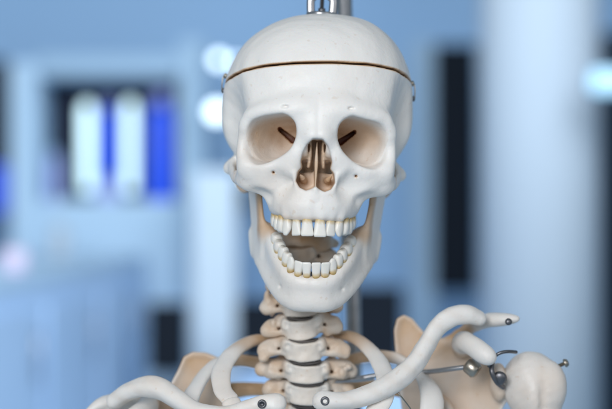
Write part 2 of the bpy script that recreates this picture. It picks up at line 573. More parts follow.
    F.tube(SS([(16, 176, 13), (12.5, 180, 20), (12, 181, 45)]), [1.0, 2.6, 3.2], 2)
    F.tube(SS([(6.0, 143, 16), (6.5, 156, 15), (8, 167, 17)]), [1.0, 1.3, 1.6], 2, (1, 3, 1))
    # small notches over the orbits
    F.ell(S(33, 107.5, 2.2), (2.6, 1.6, .8), 2, 'sub')
        # saw cut
    F.op(lambda X, Y, Z: Z - cutz(Y) + 0.75 + 0 * X, (-90, -20, 40), (90, 200, 90), 0.8, 'int')

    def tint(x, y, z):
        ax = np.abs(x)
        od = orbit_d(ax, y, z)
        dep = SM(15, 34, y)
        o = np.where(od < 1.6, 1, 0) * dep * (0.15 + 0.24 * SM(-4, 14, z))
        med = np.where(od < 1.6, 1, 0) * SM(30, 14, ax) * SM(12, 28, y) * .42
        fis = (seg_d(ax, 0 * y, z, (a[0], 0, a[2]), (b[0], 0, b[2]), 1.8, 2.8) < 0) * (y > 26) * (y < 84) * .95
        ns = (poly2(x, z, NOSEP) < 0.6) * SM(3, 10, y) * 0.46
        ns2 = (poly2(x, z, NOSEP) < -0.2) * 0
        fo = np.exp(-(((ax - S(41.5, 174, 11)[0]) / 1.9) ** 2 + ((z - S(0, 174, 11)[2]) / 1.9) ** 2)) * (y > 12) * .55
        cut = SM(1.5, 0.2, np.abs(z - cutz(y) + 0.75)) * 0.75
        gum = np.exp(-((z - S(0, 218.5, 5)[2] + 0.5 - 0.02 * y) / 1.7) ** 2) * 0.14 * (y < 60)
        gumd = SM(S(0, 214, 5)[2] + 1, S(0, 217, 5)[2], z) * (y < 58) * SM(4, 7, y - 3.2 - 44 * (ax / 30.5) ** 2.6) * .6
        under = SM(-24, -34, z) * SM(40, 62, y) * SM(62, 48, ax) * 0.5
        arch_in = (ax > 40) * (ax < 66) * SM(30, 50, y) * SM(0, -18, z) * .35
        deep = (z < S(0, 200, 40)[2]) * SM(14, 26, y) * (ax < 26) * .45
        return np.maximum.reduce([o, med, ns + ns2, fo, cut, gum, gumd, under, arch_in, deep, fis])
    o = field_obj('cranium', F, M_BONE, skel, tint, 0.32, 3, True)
    place_head(o)
    return o


def build_cap():
    F = Field((0, 0, 48), (84, 190, 122), H, mirror=True)
    F.op(lambda X, Y, Z: brain(X, Y, Z, 0.0), (-90, -10, 0), (90, 200, 130), 0.1)
    F.op(lambda X, Y, Z: brain(X, Y, Z, 5.0), (-90, -10, 0), (90, 200, 130), 0.4, 'sub')
    F.op(lambda X, Y, Z: cutz(Y) + 0.75 - Z + 0 * X, (-90, -20, 40), (90, 200, 130), 0.8, 'int')

    def tint(x, y, z):
        return SM(1.6, 0.2, np.abs(z - cutz(y) - 0.75)) * 0.6
    o = field_obj('skullcap', F, M_BONE, skel, tint, 0.32, 3, True)
    place_head(o)
    return o


def build_mandible():
    F = Field((0, 8, -136), (76, 112, 2), H, mirror=True)
    top = SS([(0, 283, 25), (10, 282.4, 26), (18.7, 279.4, 29.4), (26.3, 271, 35), (33, 261, 43.5), (38, 250, 53), (42, 239.5, 63), (46, 231, 72)])
    base = SS([(0, 303, 33), (12, 303, 34.5), (24, 300, 40), (34.5, 290, 50), (44.3, 276.5, 63), (52.3, 263, 78), (56.5, 250, 92), (58, 238, 95)])
    rt = [4.9, 4.9, 5.0, 5.1, 5.4, 5.6, 5.6, 5.2]; rb = [6.2, 6.2, 6.0, 5.8, 5.4, 4.6, 4.0, 3.6]
    for q in (0, .2, .4, .6, .8, 1.0):
        pts = [tuple(a[i] * (1 - q) + b[i] * q for i in range(3)) for a, b in zip(top, base)]
        r = [(a * (1 - q) + b * q) * (1 - 0.22 * math.sin(math.pi * q)) for a, b in zip(rt, rb)]
        F.tube(pts, r, 4)
    F.ell(S(0, 299, 30), (12, 5, 8), 8)
    F.ell(S(14, 304, 33), (6, 4, 4), 6)
    for dx, q in ((4.5, 0), (13, .6), (21, 2.4), (28, 7)):
        F.tube([S(dx, 281 - q, 23 + (dx / 26) ** 2 * 8), S(dx * 1.02, 293 - q, 28.5 + (dx / 26) ** 2 * 8)], [2.2, 1.2], 3)
    # ramus plate
    P = [(99, 258), (100, 235), (99, 205), (100, 180), (95, 176), (88, 190), (80, 195), (72, 187), (66, 180), (63, 186), (66, 205), (64, 225), (63, 240), (66, 256), (80, 264), (91, 262)]
    PZ = [(y, S(0, py, y)[2]) for y, py in P]

    def ram(X, Y, Z):
        d2 = poly2(Y, Z, PZ) - 0.5
        z0 = S(0, 255, 90)[2]; z1 = S(0, 190, 90)[2]
        xc = 49.5 + (Z - z0) / (z1 - z0) * 7.0 - 0.30 * (98 - Y)
        return smax(d2 + 0 * X, np.abs(X - xc) - 2.3, 3.2)
    F.op(ram, (30, 60, -90), (75, 105, 0), 8)
    F.tube(SS([(58, 172, 96), (74, 173, 97)]), [4.2, 4.2], 5)
    F.tube(SS([(59, 255, 94), (62, 235, 98)]), [3.8, 3.5], 5)
    F.ell(S(31, 288, 33.5), (1.1, 4, .9), 2.2, 'sub')
    gz = [(p[0], p[1], p[2]) for p in top]

    def tint(x, y, z):
        ax = np.abs(x)
        d = None
        for i in range(len(gz) - 1):
            q = seg_d(ax, y, z, (gz[i][0], gz[i][1] - 2, gz[i][2] + 3.2), (gz[i + 1][0], gz[i + 1][1] - 2, gz[i + 1][2] + 3.2), 0, 0)
            d = q if d is None else np.minimum(d, q)
        gum = np.exp(-(d / 1.8) ** 2) * .30
        z0 = S(0, 255, 90)[2]; z1 = S(0, 190, 90)[2]
        xc = 49.5 + (z - z0) / (z1 - z0) * 7.0 - 0.30 * (98 - y)
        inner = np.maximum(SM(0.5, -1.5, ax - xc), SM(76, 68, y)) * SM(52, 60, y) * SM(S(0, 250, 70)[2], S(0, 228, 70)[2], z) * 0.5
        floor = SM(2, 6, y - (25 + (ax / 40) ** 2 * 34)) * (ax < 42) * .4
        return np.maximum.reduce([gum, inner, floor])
    o = field_obj('mandible', F, M_BONE, skel, tint, 0.15, 5, relax=7)
    place_head(o)
    o.rotation_euler = (0, ROLL * .95, -0.030)
    o.location.x -= 0.0007
    return o


# ---- teeth
def tooth_mesh(kind, wd, dp, ht, name, parent, loc, out, axis, root=4.0, nk=0.70):
    """axis: unit vector neck -> biting edge; out: outward (labial) direction"""
    ax = Vector(axis).normalized()
    o = Vector(out); o = (o - ax * o.dot(ax)).normalized()
    s = ax.cross(o)
    rows, seg = 12, 20
    V, Fc, T = [], [], []
    jit = random.uniform(-.05, .05)
    for i in range(rows + 1):
        v = i / rows
        h = -root + (ht + root) * v
        u = max(0.0, h / ht)
        if kind == 'incisor':
            w_ = nk + (1 - nk) * min(1, u * 1.15) ** .85 if h > 0 else nk + .2 * h / root
            d_ = 1.0 - 0.74 * u ** 1.2 if h > 0 else 0.95
            ex = 2.6
        elif kind == 'canine':
            w_ = nk + (1 - nk) * math.sin(min(1, u * 1.3) * math.pi / 2) if h > 0 else nk
            w_ *= 1 - 0.62 * max(0, (u - .62) / .38) ** 1.2
            d_ = 1.0 - 0.7 * u ** 1.6 if h > 0 else .92
            ex = 2.3
        else:
            w_ = nk + .06 + (.94 - nk) * math.sin(min(1, u * 1.3) * math.pi / 2) if h > 0 else nk + .04
            w_ *= 1 - 0.20 * max(0, (u - .7) / .3) ** 2
            d_ = 0.86 + 0.14 * math.sin(min(1, u * 1.6) * math.pi / 2) - .30 * max(0, (u - .55) / .45) ** 1.5 if h > 0 else .82
            ex = 2.8
        rnd = 1.0 if v < .95 else (0.97 if i < rows else 0.86)
        for j in range(seg):
            a = 2 * math.pi * j / seg
            c_, s_ = math.cos(a), math.sin(a)
            cx = math.copysign(abs(c_) ** (2 / ex), c_); sx = math.copysign(abs(s_) ** (2 / ex), s_)
            # labial bulge: the edge stays at the outer side
            lean = (dp / 2) * (1 - d_) * (0.55 if kind != 'molar' else .2)
            p = s * (cx * wd / 2 * w_ * rnd) + o * (sx * dp / 2 * d_ * rnd + lean) + ax * h
            if kind == 'molar' and i == rows:
                p += ax * 0.5 * math.cos(2 * a)
            V.append(Vector(loc) + p)
            T.append(0.62 * max(0, 1 - max(0, h) / (ht * random.uniform(.24, .34))) ** .8 + 0.03)
    for i in range(rows):
        for j in range(seg):
            a0 = i * seg + j; a1 = i * seg + (j + 1) % seg
            Fc.append((a0, a1, a1 + seg, a0 + seg))
    V.append(sum((V[rows * seg + j] for j in range(seg)), Vector()) / seg - ax * (0.8 if kind == 'molar' else -0.12)); T.append(.15 if kind == 'molar' else 0)
    for j in range(seg):
        Fc.append((len(V) - 1, rows * seg + j, rows * seg + (j + 1) % seg))
    c0 = Vector(loc)
    ob = mesh_obj(name, np.array([tuple(v - c0) for v in V]) / 1000, Fc, M_TOOTH, parent, True, T)
    ob.location = c0 / 1000
    # outward winding
    bm_fix(ob)
    return ob


def bm_fix(ob):
    import bmesh
    bm = bmesh.new(); bm.from_mesh(ob.data)
    bmesh.ops.recalc_face_normals(bm, faces=bm.faces)
    bm.to_mesh(ob.data); bm.free()
    return ob


def teeth_row(parent, curve, widths, kinds, deps, hts, axis_f, group):
    """curve: function s(arc mm) -> (pos, tangent)"""
    C = catmull(curve, 24)
    L = [0]
    for i in range(1, len(C)): L.append(L[-1] + np.linalg.norm(C[i] - C[i - 1]))

    def at(s):
        i = int(np.searchsorted(L, s)); i = max(1, min(len(C) - 1, i))
        f = (s - L[i - 1]) / (L[i] - L[i - 1] + 1e-9)
        return C[i - 1] * (1 - f) + C[i] * f, (C[i] - C[i - 1]) / (np.linalg.norm(C[i] - C[i - 1]) + 1e-9)
    for sg in (-1, 1):
        s = 0.15
        for n, wd in enumerate(widths):
            wd = wd * 1.02
            p, t = at(s + wd / 2)
            s += wd + 0.02
            p = np.array([p[0] * sg, p[1], p[2]]); t = np.array([t[0] * sg, t[1], t[2]])
            out = np.cross(t, (0, 0, 1)) * sg
            ax = Vector(axis_f(n, sg))
            out = out + t * random.uniform(-.13, .13)
            ax = ax + Vector(t) * random.uniform(-.06, .06) + Vector(out) * random.uniform(-.05, .05)
            tooth_mesh(kinds[n], wd * random.uniform(1.04, 1.08), deps[n], hts[n] * random.uniform(.96, 1.03), 'tooth', parent, tuple(p), tuple(out), tuple(ax), nk=.70 if group == 'upper' else .76)


cran = build_skull()
cap = build_cap()
mand = build_mandible()
K = ['incisor', 'incisor', 'canine', 'molar', 'molar', 'molar', 'molar']
up_curve = [(x, y, S(0, 219.3 - 5.0 * (y / 50) ** 1.3, y)[2]) for x, y in ((0, 4.4), (9, 5.6), (17, 9.8), (23.6, 17.6), (28, 28.5), (29.6, 40), (29.8, 54))]
teeth_row(cran, up_curve, [9.5, 7.6, 8.0, 7.4, 7.2, 10.0, 9.5], K, [7, 6.2, 8, 9, 9, 10.5, 10.5], [14.2, 13.5, 14.0, 12.8, 12.0, 10, 9.5],
          lambda n, s: (0, -0.10 if n < 3 else 0, -1), 'upper')
lo_curve = SS([(0, 276.5, 23.2), (10, 276, 24), (18.5, 273, 27.2), (26, 265.5, 33), (32.5, 255.5, 42), (37, 245, 52.5), (40.5, 234.5, 63)])
teeth_row(mand, lo_curve, [6.9, 7.2, 7.4, 7.2, 7.6, 10.6, 9.8], K, [6, 6.2, 7.4, 8, 8.4, 10, 10], [12.0, 12.0, 12.4, 11, 10.4, 9, 8],
          lambda n, s: (-0.10 * s * min(n, 4) / 4, -0.30, 0.95), 'lower')

# ---- fittings on the skull (positions in skull frame, mm)
for sg in (-1, 1):
    y = 92
    for j, (dx, py) in enumerate(((95.2, 80), (96.6, 95))):
        p = S(dx, py, y)
        o = lathe('latch_stud' if j else 'latch_hook', [(1.3, -4), (1.3, 1.2), (2.3, 1.3), (2.6, 2.2), (2.0, 3.4), (0.6, 3.9)], M_DARKSTEEL if j else M_BRASS, cap if j == 0 else cran, (p[0] * sg - sg * 3.5, p[1], p[2]), (sg, -.25, 0.1), 16)
    a = S(97.0, 81, y); b = S(97.8, 94, y)
    sweep('latch_wire', [(a[0] * sg - sg * 1.2, a[1] - 2, a[2], .5, .5), ((a[0] + .6) * sg - sg * 1.2, a[1] - 2.4, (a[2] + b[2]) / 2, .5, .5), (b[0] * sg - sg * 1.2, b[1] - 2, b[2], .5, .5)], M_BRASS, cap, 8, 4, up=(0, 1, 0))
# hanging bracket on the crown
tp = S(0, 13.5, 90)
zt = BC[2] + 81.0
lathe('crown_washer', [(13, -1.5), (13, 1.2), (12, 2.0), (4, 2.2)], M_STEEL, cap, (0, 92, zt), (0, 0, 1), 28)
sweep('crown_bracket', [(-9, 90, zt + 1, 3.4, 1.6), (-9.4, 90, zt + 7, 3.4, 1.6), (-9.0, 90, zt + 13, 3.4, 1.6), (-4, 90, zt + 17, 3.4, 1.6), (4, 90, zt + 17, 3.4, 1.6), (9.0, 90, zt + 13, 3.4, 1.6), (9.4, 90, zt + 7, 3.4, 1.6), (9, 90, zt + 1, 3.4, 1.6)], M_STEEL, cap, 12, 5, up=(0, 1, 0))
lathe('eye_bolt', [(3.0, 0), (3.0, 3.5), (1.7, 3.6), (1.7, 26)], M_DARKSTEEL, cap, (0, 90, zt + 2), (0, 0, 1), 16)


# ---- cervical and upper thoracic spine
def vertebra(px, py, ypos, hw=16.5, hh=8.2, tp_len=17, spin=22, thor=0.0, seed=0):
    px += 2
    cx, cy, cz = W(px, py, ypos)
    F = Field((-48, -18, -22), (48, 62, 20), 1.0)
    hwm = hw * .84
    rv = random.Random(seed * 7 + 3)

    def body(X, Y, Z):
        xx = X / hwm; yy = Y / 11.5
        rad = (np.abs(xx) ** 2.6 + np.abs(yy) ** 2.6 + 1e-6) ** (1 / 2.6)
        zc = Z + 2.6 * (1 - xx * xx) * 0.8
        side = (rad - 1) * 11 + 1.6 * (1 - (zc / hh) ** 2)
        return smax(side, np.abs(zc) - hh + 0.8, 2.2)
    F.op(body, (-20, -14, -16), (20, 14, 14), .1)
    for s in (-1, 1):
        F.tube([(s * 9, 6, 1), (s * (hwm + 3), 7, 2.5), (s * (hwm + tp_len * .7), 9 + thor * 8, 2 + thor * 3), (s * (hwm + tp_len), 6 + thor * 12, -2 + thor * 3)], [5.5, 5.2, 4.6, 5.2], 5, (1, 1, 1.1))
        F.ell((s * (hwm - .5), -2, 4), (3.5, 6, 5), 4)
        F.ell((s * (hwm + tp_len * .6), 6, -3 + (seed % 3)), (4.5, 5, 4), 4)
        for q in range(5):
            F.ell((s * (hwm + rv.uniform(0, tp_len * .95)), rv.uniform(2, 16), rv.uniform(-8, 9)), (rv.uniform(2.4, 4.6), 4, rv.uniform(2.4, 5)), 2.5)
        F.tube([(s * (hwm + 1), 1, -2), (s * (hwm + tp_len * .75), 3 + thor * 8, -3)], [2.8, 3.2], 3)
        F.ell((s * (hwm + 4), 17, 3), (7, 7, 9.5), 5)
        F.tube([(s * (hwm + 3), 19, 1), (s * 6, 30, -1), (0, 34, -3)], [4, 3.4, 4], 4)
        F.ell((s * (hwm + 4.5), 5.5, 0.5), (1.6, 6, 1.4), 3, 'sub')
        F.ell((s * (hwm - 2), -9, 3 + seed % 2), (2.2, 3, 2), 3, 'sub')
    F.tube([(0, 32, -3), (0, 32 + spin * .6, -6), (0, 32 + spin, -10)], [4.2, 3.2, 4], 4)

    def tint(x, y, z):
        ax = np.abs(x)
        t = np.maximum(SM(hwm - 3, hwm + 5, ax) * .32, .22 if seed == 0 else 0) + SM(8, 16, y) * .2
        return t * (0.75 + 0.25 * np.sin(x * .17 + z * .23 + seed * 2.1))
    o = field_obj('vertebra', F, M_SPINE, skel, tint, .8, 11 + seed)
    o.location = (cx / 1000, cy / 1000, cz / 1000)
    o.rotation_euler = (0, math.radians(-2 + seed * .6), 0)
    return o


spine = [(297, 258, 112, 17.5, 10.5), (302, 284, 102, 17, 8.4), (299.5, 305.5, 93, 17.5, 8.4), (300, 327.5, 86, 18, 8.6), (302, 349.5, 84, 18.5, 8.6),
         (304.5, 371, 86, 19.5, 8.5), (306, 392.5, 92, 20, 8.7), (307, 415, 100, 19, 8.6)]
for i, (px, py, yy, hw, hh) in enumerate(spine):
    vertebra(px, py, yy, hw, hh, tp_len=15 + (4 if i > 3 else 0) + (i == 5) * 3, spin=20 + 3 * i, thor=0.0 if i < 5 else .6, seed=i)
for (a, b) in zip(spine[:-1], spine[1:]):
    px, py, yy = (a[0] + b[0]) / 2 + 2, (a[1] + b[1]) / 2, (a[2] + b[2]) / 2
    cx, cy, cz = W(px, py, yy)
    F = Field((-18, -14, -8), (18, 14, 6), 1.0)
    hwm = a[3] * .84 - 1.0
    F.op(lambda X, Y, Z: smax(((np.abs(X / (hwm - .8)) ** 2.6 + np.abs(Y / 9.6) ** 2.6 + 1e-6) ** (1 / 2.6) - 1) * 10, np.abs(Z + 2.08 * (1 - (X / hwm) ** 2)) - 1.15, 1), (-18, -14, -8), (18, 14, 6), .1)
    o = field_obj('intervertebral_disc', F, M_DISC, skel)
    o.location = (cx / 1000, cy / 1000, cz / 1000)
# atlas ring
F = Field((-52, -20, -16), (52, 46, 16), 1.0)
for s in (-1, 1):
    F.tube([(0, -8, 1), (s * 12, -5, 1), (s * 19, 4, 0), (s * 21, 14, 0), (s * 14, 28, 0), (0, 34, 0)], [4, 3.6, 5, 4, 3.2, 3.6], 3)
    F.ell((s * 19, 2, 1), (9, 12, 10), 5)
    F.tube([(s * 22, 6, 0), (s * 29, 10, -2)], [4, 4], 4)
    F.tube([(s * 9, 2, -10), (s * 8, 2, 10)], [6, 5], 6)
F.tube([(0, -1, -14), (0, -1, 8)], [5.5, 4.2], 3)
o = field_obj('atlas', F, M_SPINE, skel, lambda x, y, z: .50 + 0.14 * np.sin(x * .15 + z * .3) - .15, .5, 8)
o.location = Vector(W(300, 242, 114)) / 1000

# ---- ribs (px,py,y, half width across, half thickness)
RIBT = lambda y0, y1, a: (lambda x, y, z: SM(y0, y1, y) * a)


def rib(pts, mirror_c=None, seed=0, tint=None, up=(0, .3, 1), wob=.03):
    P = [(*W(p[0], p[1], p[2]), p[3], p[4]) for p in pts]
    return sweep('rib', P, M_RIB, skel, 22, 8, tint or RIBT(70, 110, .6), up, wob, seed, .28)


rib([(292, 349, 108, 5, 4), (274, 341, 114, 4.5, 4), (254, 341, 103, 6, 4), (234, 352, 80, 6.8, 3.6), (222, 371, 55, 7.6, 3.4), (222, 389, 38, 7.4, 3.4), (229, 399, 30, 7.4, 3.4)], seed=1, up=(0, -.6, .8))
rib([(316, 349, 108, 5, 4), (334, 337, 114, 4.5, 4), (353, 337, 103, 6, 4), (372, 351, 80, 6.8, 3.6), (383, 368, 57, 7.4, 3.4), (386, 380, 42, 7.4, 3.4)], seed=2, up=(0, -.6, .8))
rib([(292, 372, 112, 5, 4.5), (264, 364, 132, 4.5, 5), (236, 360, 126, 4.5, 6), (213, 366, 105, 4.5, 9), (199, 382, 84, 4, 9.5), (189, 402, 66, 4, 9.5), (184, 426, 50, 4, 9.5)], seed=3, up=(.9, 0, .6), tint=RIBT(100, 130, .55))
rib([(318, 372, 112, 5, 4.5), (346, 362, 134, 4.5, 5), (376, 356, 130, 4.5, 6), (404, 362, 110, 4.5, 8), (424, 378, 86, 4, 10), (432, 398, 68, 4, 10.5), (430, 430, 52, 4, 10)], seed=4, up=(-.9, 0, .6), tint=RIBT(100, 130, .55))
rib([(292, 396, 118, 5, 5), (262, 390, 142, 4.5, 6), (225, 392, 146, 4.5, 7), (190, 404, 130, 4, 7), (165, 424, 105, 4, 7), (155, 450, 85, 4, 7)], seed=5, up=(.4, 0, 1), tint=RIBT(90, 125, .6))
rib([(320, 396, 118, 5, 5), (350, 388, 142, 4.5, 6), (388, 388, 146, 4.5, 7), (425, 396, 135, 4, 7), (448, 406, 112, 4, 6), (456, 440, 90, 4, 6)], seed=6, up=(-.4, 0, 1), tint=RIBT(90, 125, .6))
# costal cartilage of the first ribs and the breastbone below the frame
for c, sd in (([(231, 402, 28, 7.6, 3.8), (240, 420, 18, 8, 4), (256, 436, 12, 8, 5), (278, 446, 10, 8, 6)], 7), ([(387, 384, 39, 7.6, 3.8), (380, 404, 26, 8.5, 4), (364, 424, 16, 8, 5), (326, 444, 10, 8, 6)], 8)):
    sweep('costal_cartilage', [(*W(p[0], p[1], p[2]), p[3], p[4]) for p in c], M_BONE, skel, 20, 8, lambda x, y, z: 0 * x + .04, (0, -.6, .8), .02, sd)
F = Field((-40, 0, -240), (40, 34, -160), 1.2)
c = W(300, 440, 14)
F = Field((c[0] - 40, -4, c[2] - 60), (c[0] + 40, 30, c[2] + 24), 1.2)
F.ell((c[0], 14, c[2]), (30, 6, 17), 4); F.tube([(c[0], 14, c[2] - 5), (c[0], 12, c[2] - 50)], [8, 10], 10, (1.6, .7, 1))
F.ell((c[0], 12, c[2] + 20), (12, 12, 7), 4, 'sub')
field_obj('sternum', F, M_BONE, skel, lambda x, y, z: 0 * x + .05, .2, 2)


# ---- collar bones
def clav(pts, seed):
    P = [(*W(p[0], p[1], p[2]), p[3] * .84, p[3] * (.82 - .14 * max(0, k_ / len(pts) - .45))) for k_, p in enumerate(pts)]
    return sweep('clavicle', P, M_BONE, skel, 40, 16, lambda x, y, z: .02 + .05 * np.sin(x * .11 + z * .2) ** 4, (0, .2, 1), .05, seed, .26)


cl = clav([(276, 403, 12, 10.5), (266, 404, 13, 10), (248, 409, 14, 8.6), (222, 415, 20, 8.4), (197, 411, 30, 9), (177, 399, 42, 9.6), (160, 389, 52, 10.4), (143, 387, 60, 10.6), (127, 393, 67, 10), (115, 401, 73, 9.5)], 21)
cr_ = clav([(323, 401, 12, 10.5), (334, 401, 12, 9.6), (352, 399.5, 15, 8.8), (374, 392.5, 21, 9.2), (396, 380.5, 31, 9.6), (414, 364, 42, 9.6), (426, 346, 51, 9.6), (437, 328, 58, 10), (451, 317.5, 63, 10.8), (466, 315, 67, 10.6), (478, 318, 70, 9)], 22)
for o, px, py in ((cl, 262, 404), (cr_, 325, 401)):
    p = W(px, py, 3.0 if px > 300 else 4.0)
    lathe('screw', [(3.6, 1.2), (3.6, -.2), (3.0, -.9), (1.8, -1.0), (1.7, .2)], M_DARKSTEEL, o, p, (0.05, 1, 0), 18)


# ---- shoulder blades
def scap(side):
    if side > 0:
        X0, flip = 0, lambda v: v
        outline = [(394, 330), (397, 319), (404, 315), (413, 319), (425, 333), (447, 342), (470, 350), (490, 360), (500, 374), (502, 392), (490, 425), (468, 470), (440, 520), (424, 524), (412, 480), (403, 420), (397, 365)]
        ad = 0
        acr = [(432, 352, 128), (460, 334, 118), (484, 321, 96), (503, 319, 80), (516, 318.5, 74)]
        cor = [(462, 348, 100), (464, 341, 84), (472, 345, 68), (481, 351, 58), (489, 357, 52)]
        gl = (499, 382, 86)
    else:
        outline = [(228, 372), (219, 359), (206, 353), (193, 352), (184, 357), (179, 369), (171, 384), (150, 398), (124, 408), (108, 420), (108, 440), (130, 480), (160, 540), (180, 556), (196, 520), (214, 440), (226, 400)]
        acr = [(176, 390, 128), (150, 398, 115), (125, 400, 98), (106, 402, 84), (92, 409, 78), (84, 418, 78)]
        cor = [(150, 402, 100), (146, 408, 84), (138, 414, 68), (130, 420, 60), (122, 426, 55)]
        gl = (110, 428, 86)
    yb = 122
    P = [W(a, b, yb)[::2] for a, b in outline]
    xs = [p[0] for p in P]; zs = [p[1] for p in P]
    F = Field((min(xs) - 16, 40, min(zs) - 8), (max(xs) + 26, 150, max(zs) + 14), 1.2)
    xg = P[0][0]

    def blade(X, Y, Z):
        d2 = poly2(X, Z, P)
        u = np.clip(np.abs(X - xg) / 95.0, 0, 1.1)
        yc = yb + 12 * np.sin(u * 3.0) * .7 - 34 * u ** 1.7 + 0.02 * (Z + 150) - 0 * Z
        th = 1.6 + 2.2 * np.exp(-(d2 / 4.0) ** 2)
        return smax(d2 + 0 * Y - 0.3, np.abs(Y - yc) - th, 2.5) * .8
    F.op(blade, (min(xs), 60, min(zs)), (max(xs), 145, max(zs)), .1)
    F.tube(WW(acr), [4, 5, 7, 6.5, 3.4] + [3] * (len(acr) - 5), 5, (1, 1.25, .8))
    F.tube(WW(cor), [8, 7.5, 7, 6.8, 6.4], 5)
    g = W(*gl)
    F.ell(g, (7, 12, 16), 8)
    ca = [W(*c) for c in cor]; aa = [W(*c) for c in acr]

    def tint(x, y, z):
        d = None
        for l in (ca[1:], aa[2:]):
            for i in range(len(l) - 1):
                q = seg_d(x, y, z, l[i], l[i + 1], 9, 9)
                d = q if d is None else np.minimum(d, q)
        edge = np.exp(-(poly2(x, z, P) / 3.0) ** 2) * .25
        return np.clip(((.27 if side > 0 else .40) + .28 * SM(-150, -112, z)) * SM(-2, 8, d) - edge * .8, 0.02, 1)
    return field_obj('scapula', F, M_TAN2, skel, tint, .3, 31)


M_TAN2 = bone_mat('shoulder_resin', (0.78, 0.75, 0.71), (0.60, 0.40, 0.24), mott=0.7, bump=0.3)
sr = scap(1)
sl = scap(-1)


# ---- upper arm bones
def humerus(px, py, ydep, sg):
    F = Field((-36, -36, -250), (36, 36, 34), 1.2)
    F.ell((-sg * 3, 2, 0), (24, 24, 26), 3)
    F.ell((sg * 12, -8, -1), (13, 14, 19), 7)
    F.ell((-sg * 2, -16, -8), (8, 8, 13), 6)
    F.tube([(sg * 2, -2, -14), (sg * 4, 0, -55), (sg * 3, 2, -120), (sg * 2, 2, -240)], [19, 13, 11, 10.5], 10)
    F.tube([(sg * 3, -26, 8), (sg * 4, -24, -18), (sg * 4, -18, -60)], [2.6, 3.2, 2.0], 4, mode='sub')
    F.tube([(-sg * 9, -28, 9), (-sg * 5, -28, -8), (-sg * 6, -25, -34)], [1.5, 2.0, 1.2], 2.5, mode='sub')

    def tint(x, y, z):
        return .06 + .03 * np.exp(-((x - sg * 3.5) / 2.2) ** 2) * (y < 0)
    o = field_obj('humerus', F, M_RIB, skel, tint, .5, 41 + sg)
    o.location = Vector(W(px, py, ydep)) / 1000
    return o


hr = humerus(534, 383, 84, 1)
hl = humerus(70, 452, 84, -1)
# wires and bolts of the right shoulder
b = bpy.data.objects
p = W(563, 364, 76)
q = hr.location * 1000
lathe('bolt', [(1.6, -8), (1.6, 1), (3.4, 1.1), (3.8, 2.4), (2.6, 4.4), (.8, 4.8)], M_BRASS, hr, (p[0] - q.x, p[1] - q.y, p[2] - q.z), (1, -.2, .45), 18)
lathe('bolt', [(3.0, -6), (3.0, 1), (5.2, 1.1), (6.0, 3), (4.0, 5.0), (1, 5.4)], M_DARKSTEEL, sr, W(500, 377, 66), (-.2, -1, -.2), 20)
sweep('shoulder_wire', [(*W(p[0], p[1], p[2]), 1.5, 1.5) for p in [(489, 366, 62), (493, 358, 58), (500, 353, 56), (508, 351.5, 58), (516, 352, 66)]], M_DARKSTEEL, sr, 10, 6, up=(0, 1, .2))
sweep('shoulder_wire', [(*W(p[0], p[1], p[2]), 2.2, 2.2) for p in [(492, 362, 66), (492, 372, 62), (497, 382, 64), (503, 387, 72)]], M_DARKSTEEL, sr, 10, 6, up=(0, 1, .2))
lathe('end_cap', [(1.2, -4), (2.6, 0), (3.0, 2), (1.5, 3.5)], M_DARKSTEEL, sr, W(508, 322, 66), (.1, -1, .2), 14)
sweep('mounting_rod', [(*W(p[0], p[1], p[2]), 2.1, 2.1) for p in [(330, 384, 110), (380, 375, 100), (430, 371.5, 84), (458, 368, 74), (472, 366.5, 70)]], M_STEEL, skel, 12, 6, up=(0, .2, 1))
sweep('mounting_rod', [(*W(p[0], p[1], p[2]), 2.1, 2.1) for p in [(285, 386, 110), (310, 383, 100), (340, 381, 100), (372, 378, 104)]], M_STEEL, skel, 12, 6, up=(0, .2, 1))
lathe('rod_clamp', [(5, -6), (6.6, -4), (6.8, 4), (5.2, 6)], M_BRASS, sr, W(472, 368, 72), (.75, -.3, -.6), 20)
sweep('spring_wire', [(*W(p[0], p[1], p[2]), .6, .6) for p in [(392, 388, 34), (399, 394, 30), (404, 400, 32), (410, 408, 36), (416, 418, 40)]], M_BRASS, skel, 8, 6, up=(0, 1, .2))

# ================================================================== STAND
stand = empty('skeleton_stand', (0.05, 0.24, 0))
tag(stand, 'grey steel pole of the stand rising behind the skull', 'stand')


def local_pts(o, pts):
    lx, ly, lz = [v * 1000 for v in o.location]
    return [(p[0] - lx, p[1] - ly, p[2] - lz, *p[3:]) for p in pts]


def Wf(px, py, y):
    a = W(px, py, y); return (a[0], a[1], a[2] + ZC * 1000)


pb = Wf(354, 420, 235); pt = Wf(344, 2, 200)
sweep('pole', local_pts(stand, [(pb[0], pb[1], 40, 8, 8), (*pb, 7.5, 7.5), (*Wf(348, 250, 232), 7.5, 7.5), (*pt, 7.5, 7.5), (*Wf(338, -30, 190), 7.5, 7.5), (*Wf(330, -48, 150), 7.5, 7.5), (*Wf(322, -46, 105), 7.5, 7.5)]), M_STEEL, stand, 20, 10, up=(0, 1, .1))
h0 = Wf(320, -46, 98); h1 = Wf(321.5, -6, 90)
sweep('hook', local_pts(stand, [(*h0, 3, 3), (h0[0], h0[1], (h0[2] + h1[2]) / 2, 3, 3), (h1[0], h1[1], h1[2] + 6, 3, 3), (h1[0] + 3, h1[1], h1[2], 3, 3)]), M_DARKSTEEL, stand, 12, 5, up=(0, 1, .1))
for k in range(5):
    an = k * 2 * math.pi / 5 + .3
    bx, by = pb[0] - 50, pb[1] - 240
    sweep('foot', [(bx, by, 60, 12, 8), (bx + 160 * math.cos(an), by + 160 * math.sin(an), 48, 12, 8), (bx + 300 * math.cos(an), by + 300 * math.sin(an), 30, 11, 7)], M_DARKSTEEL, stand, 14, 4)


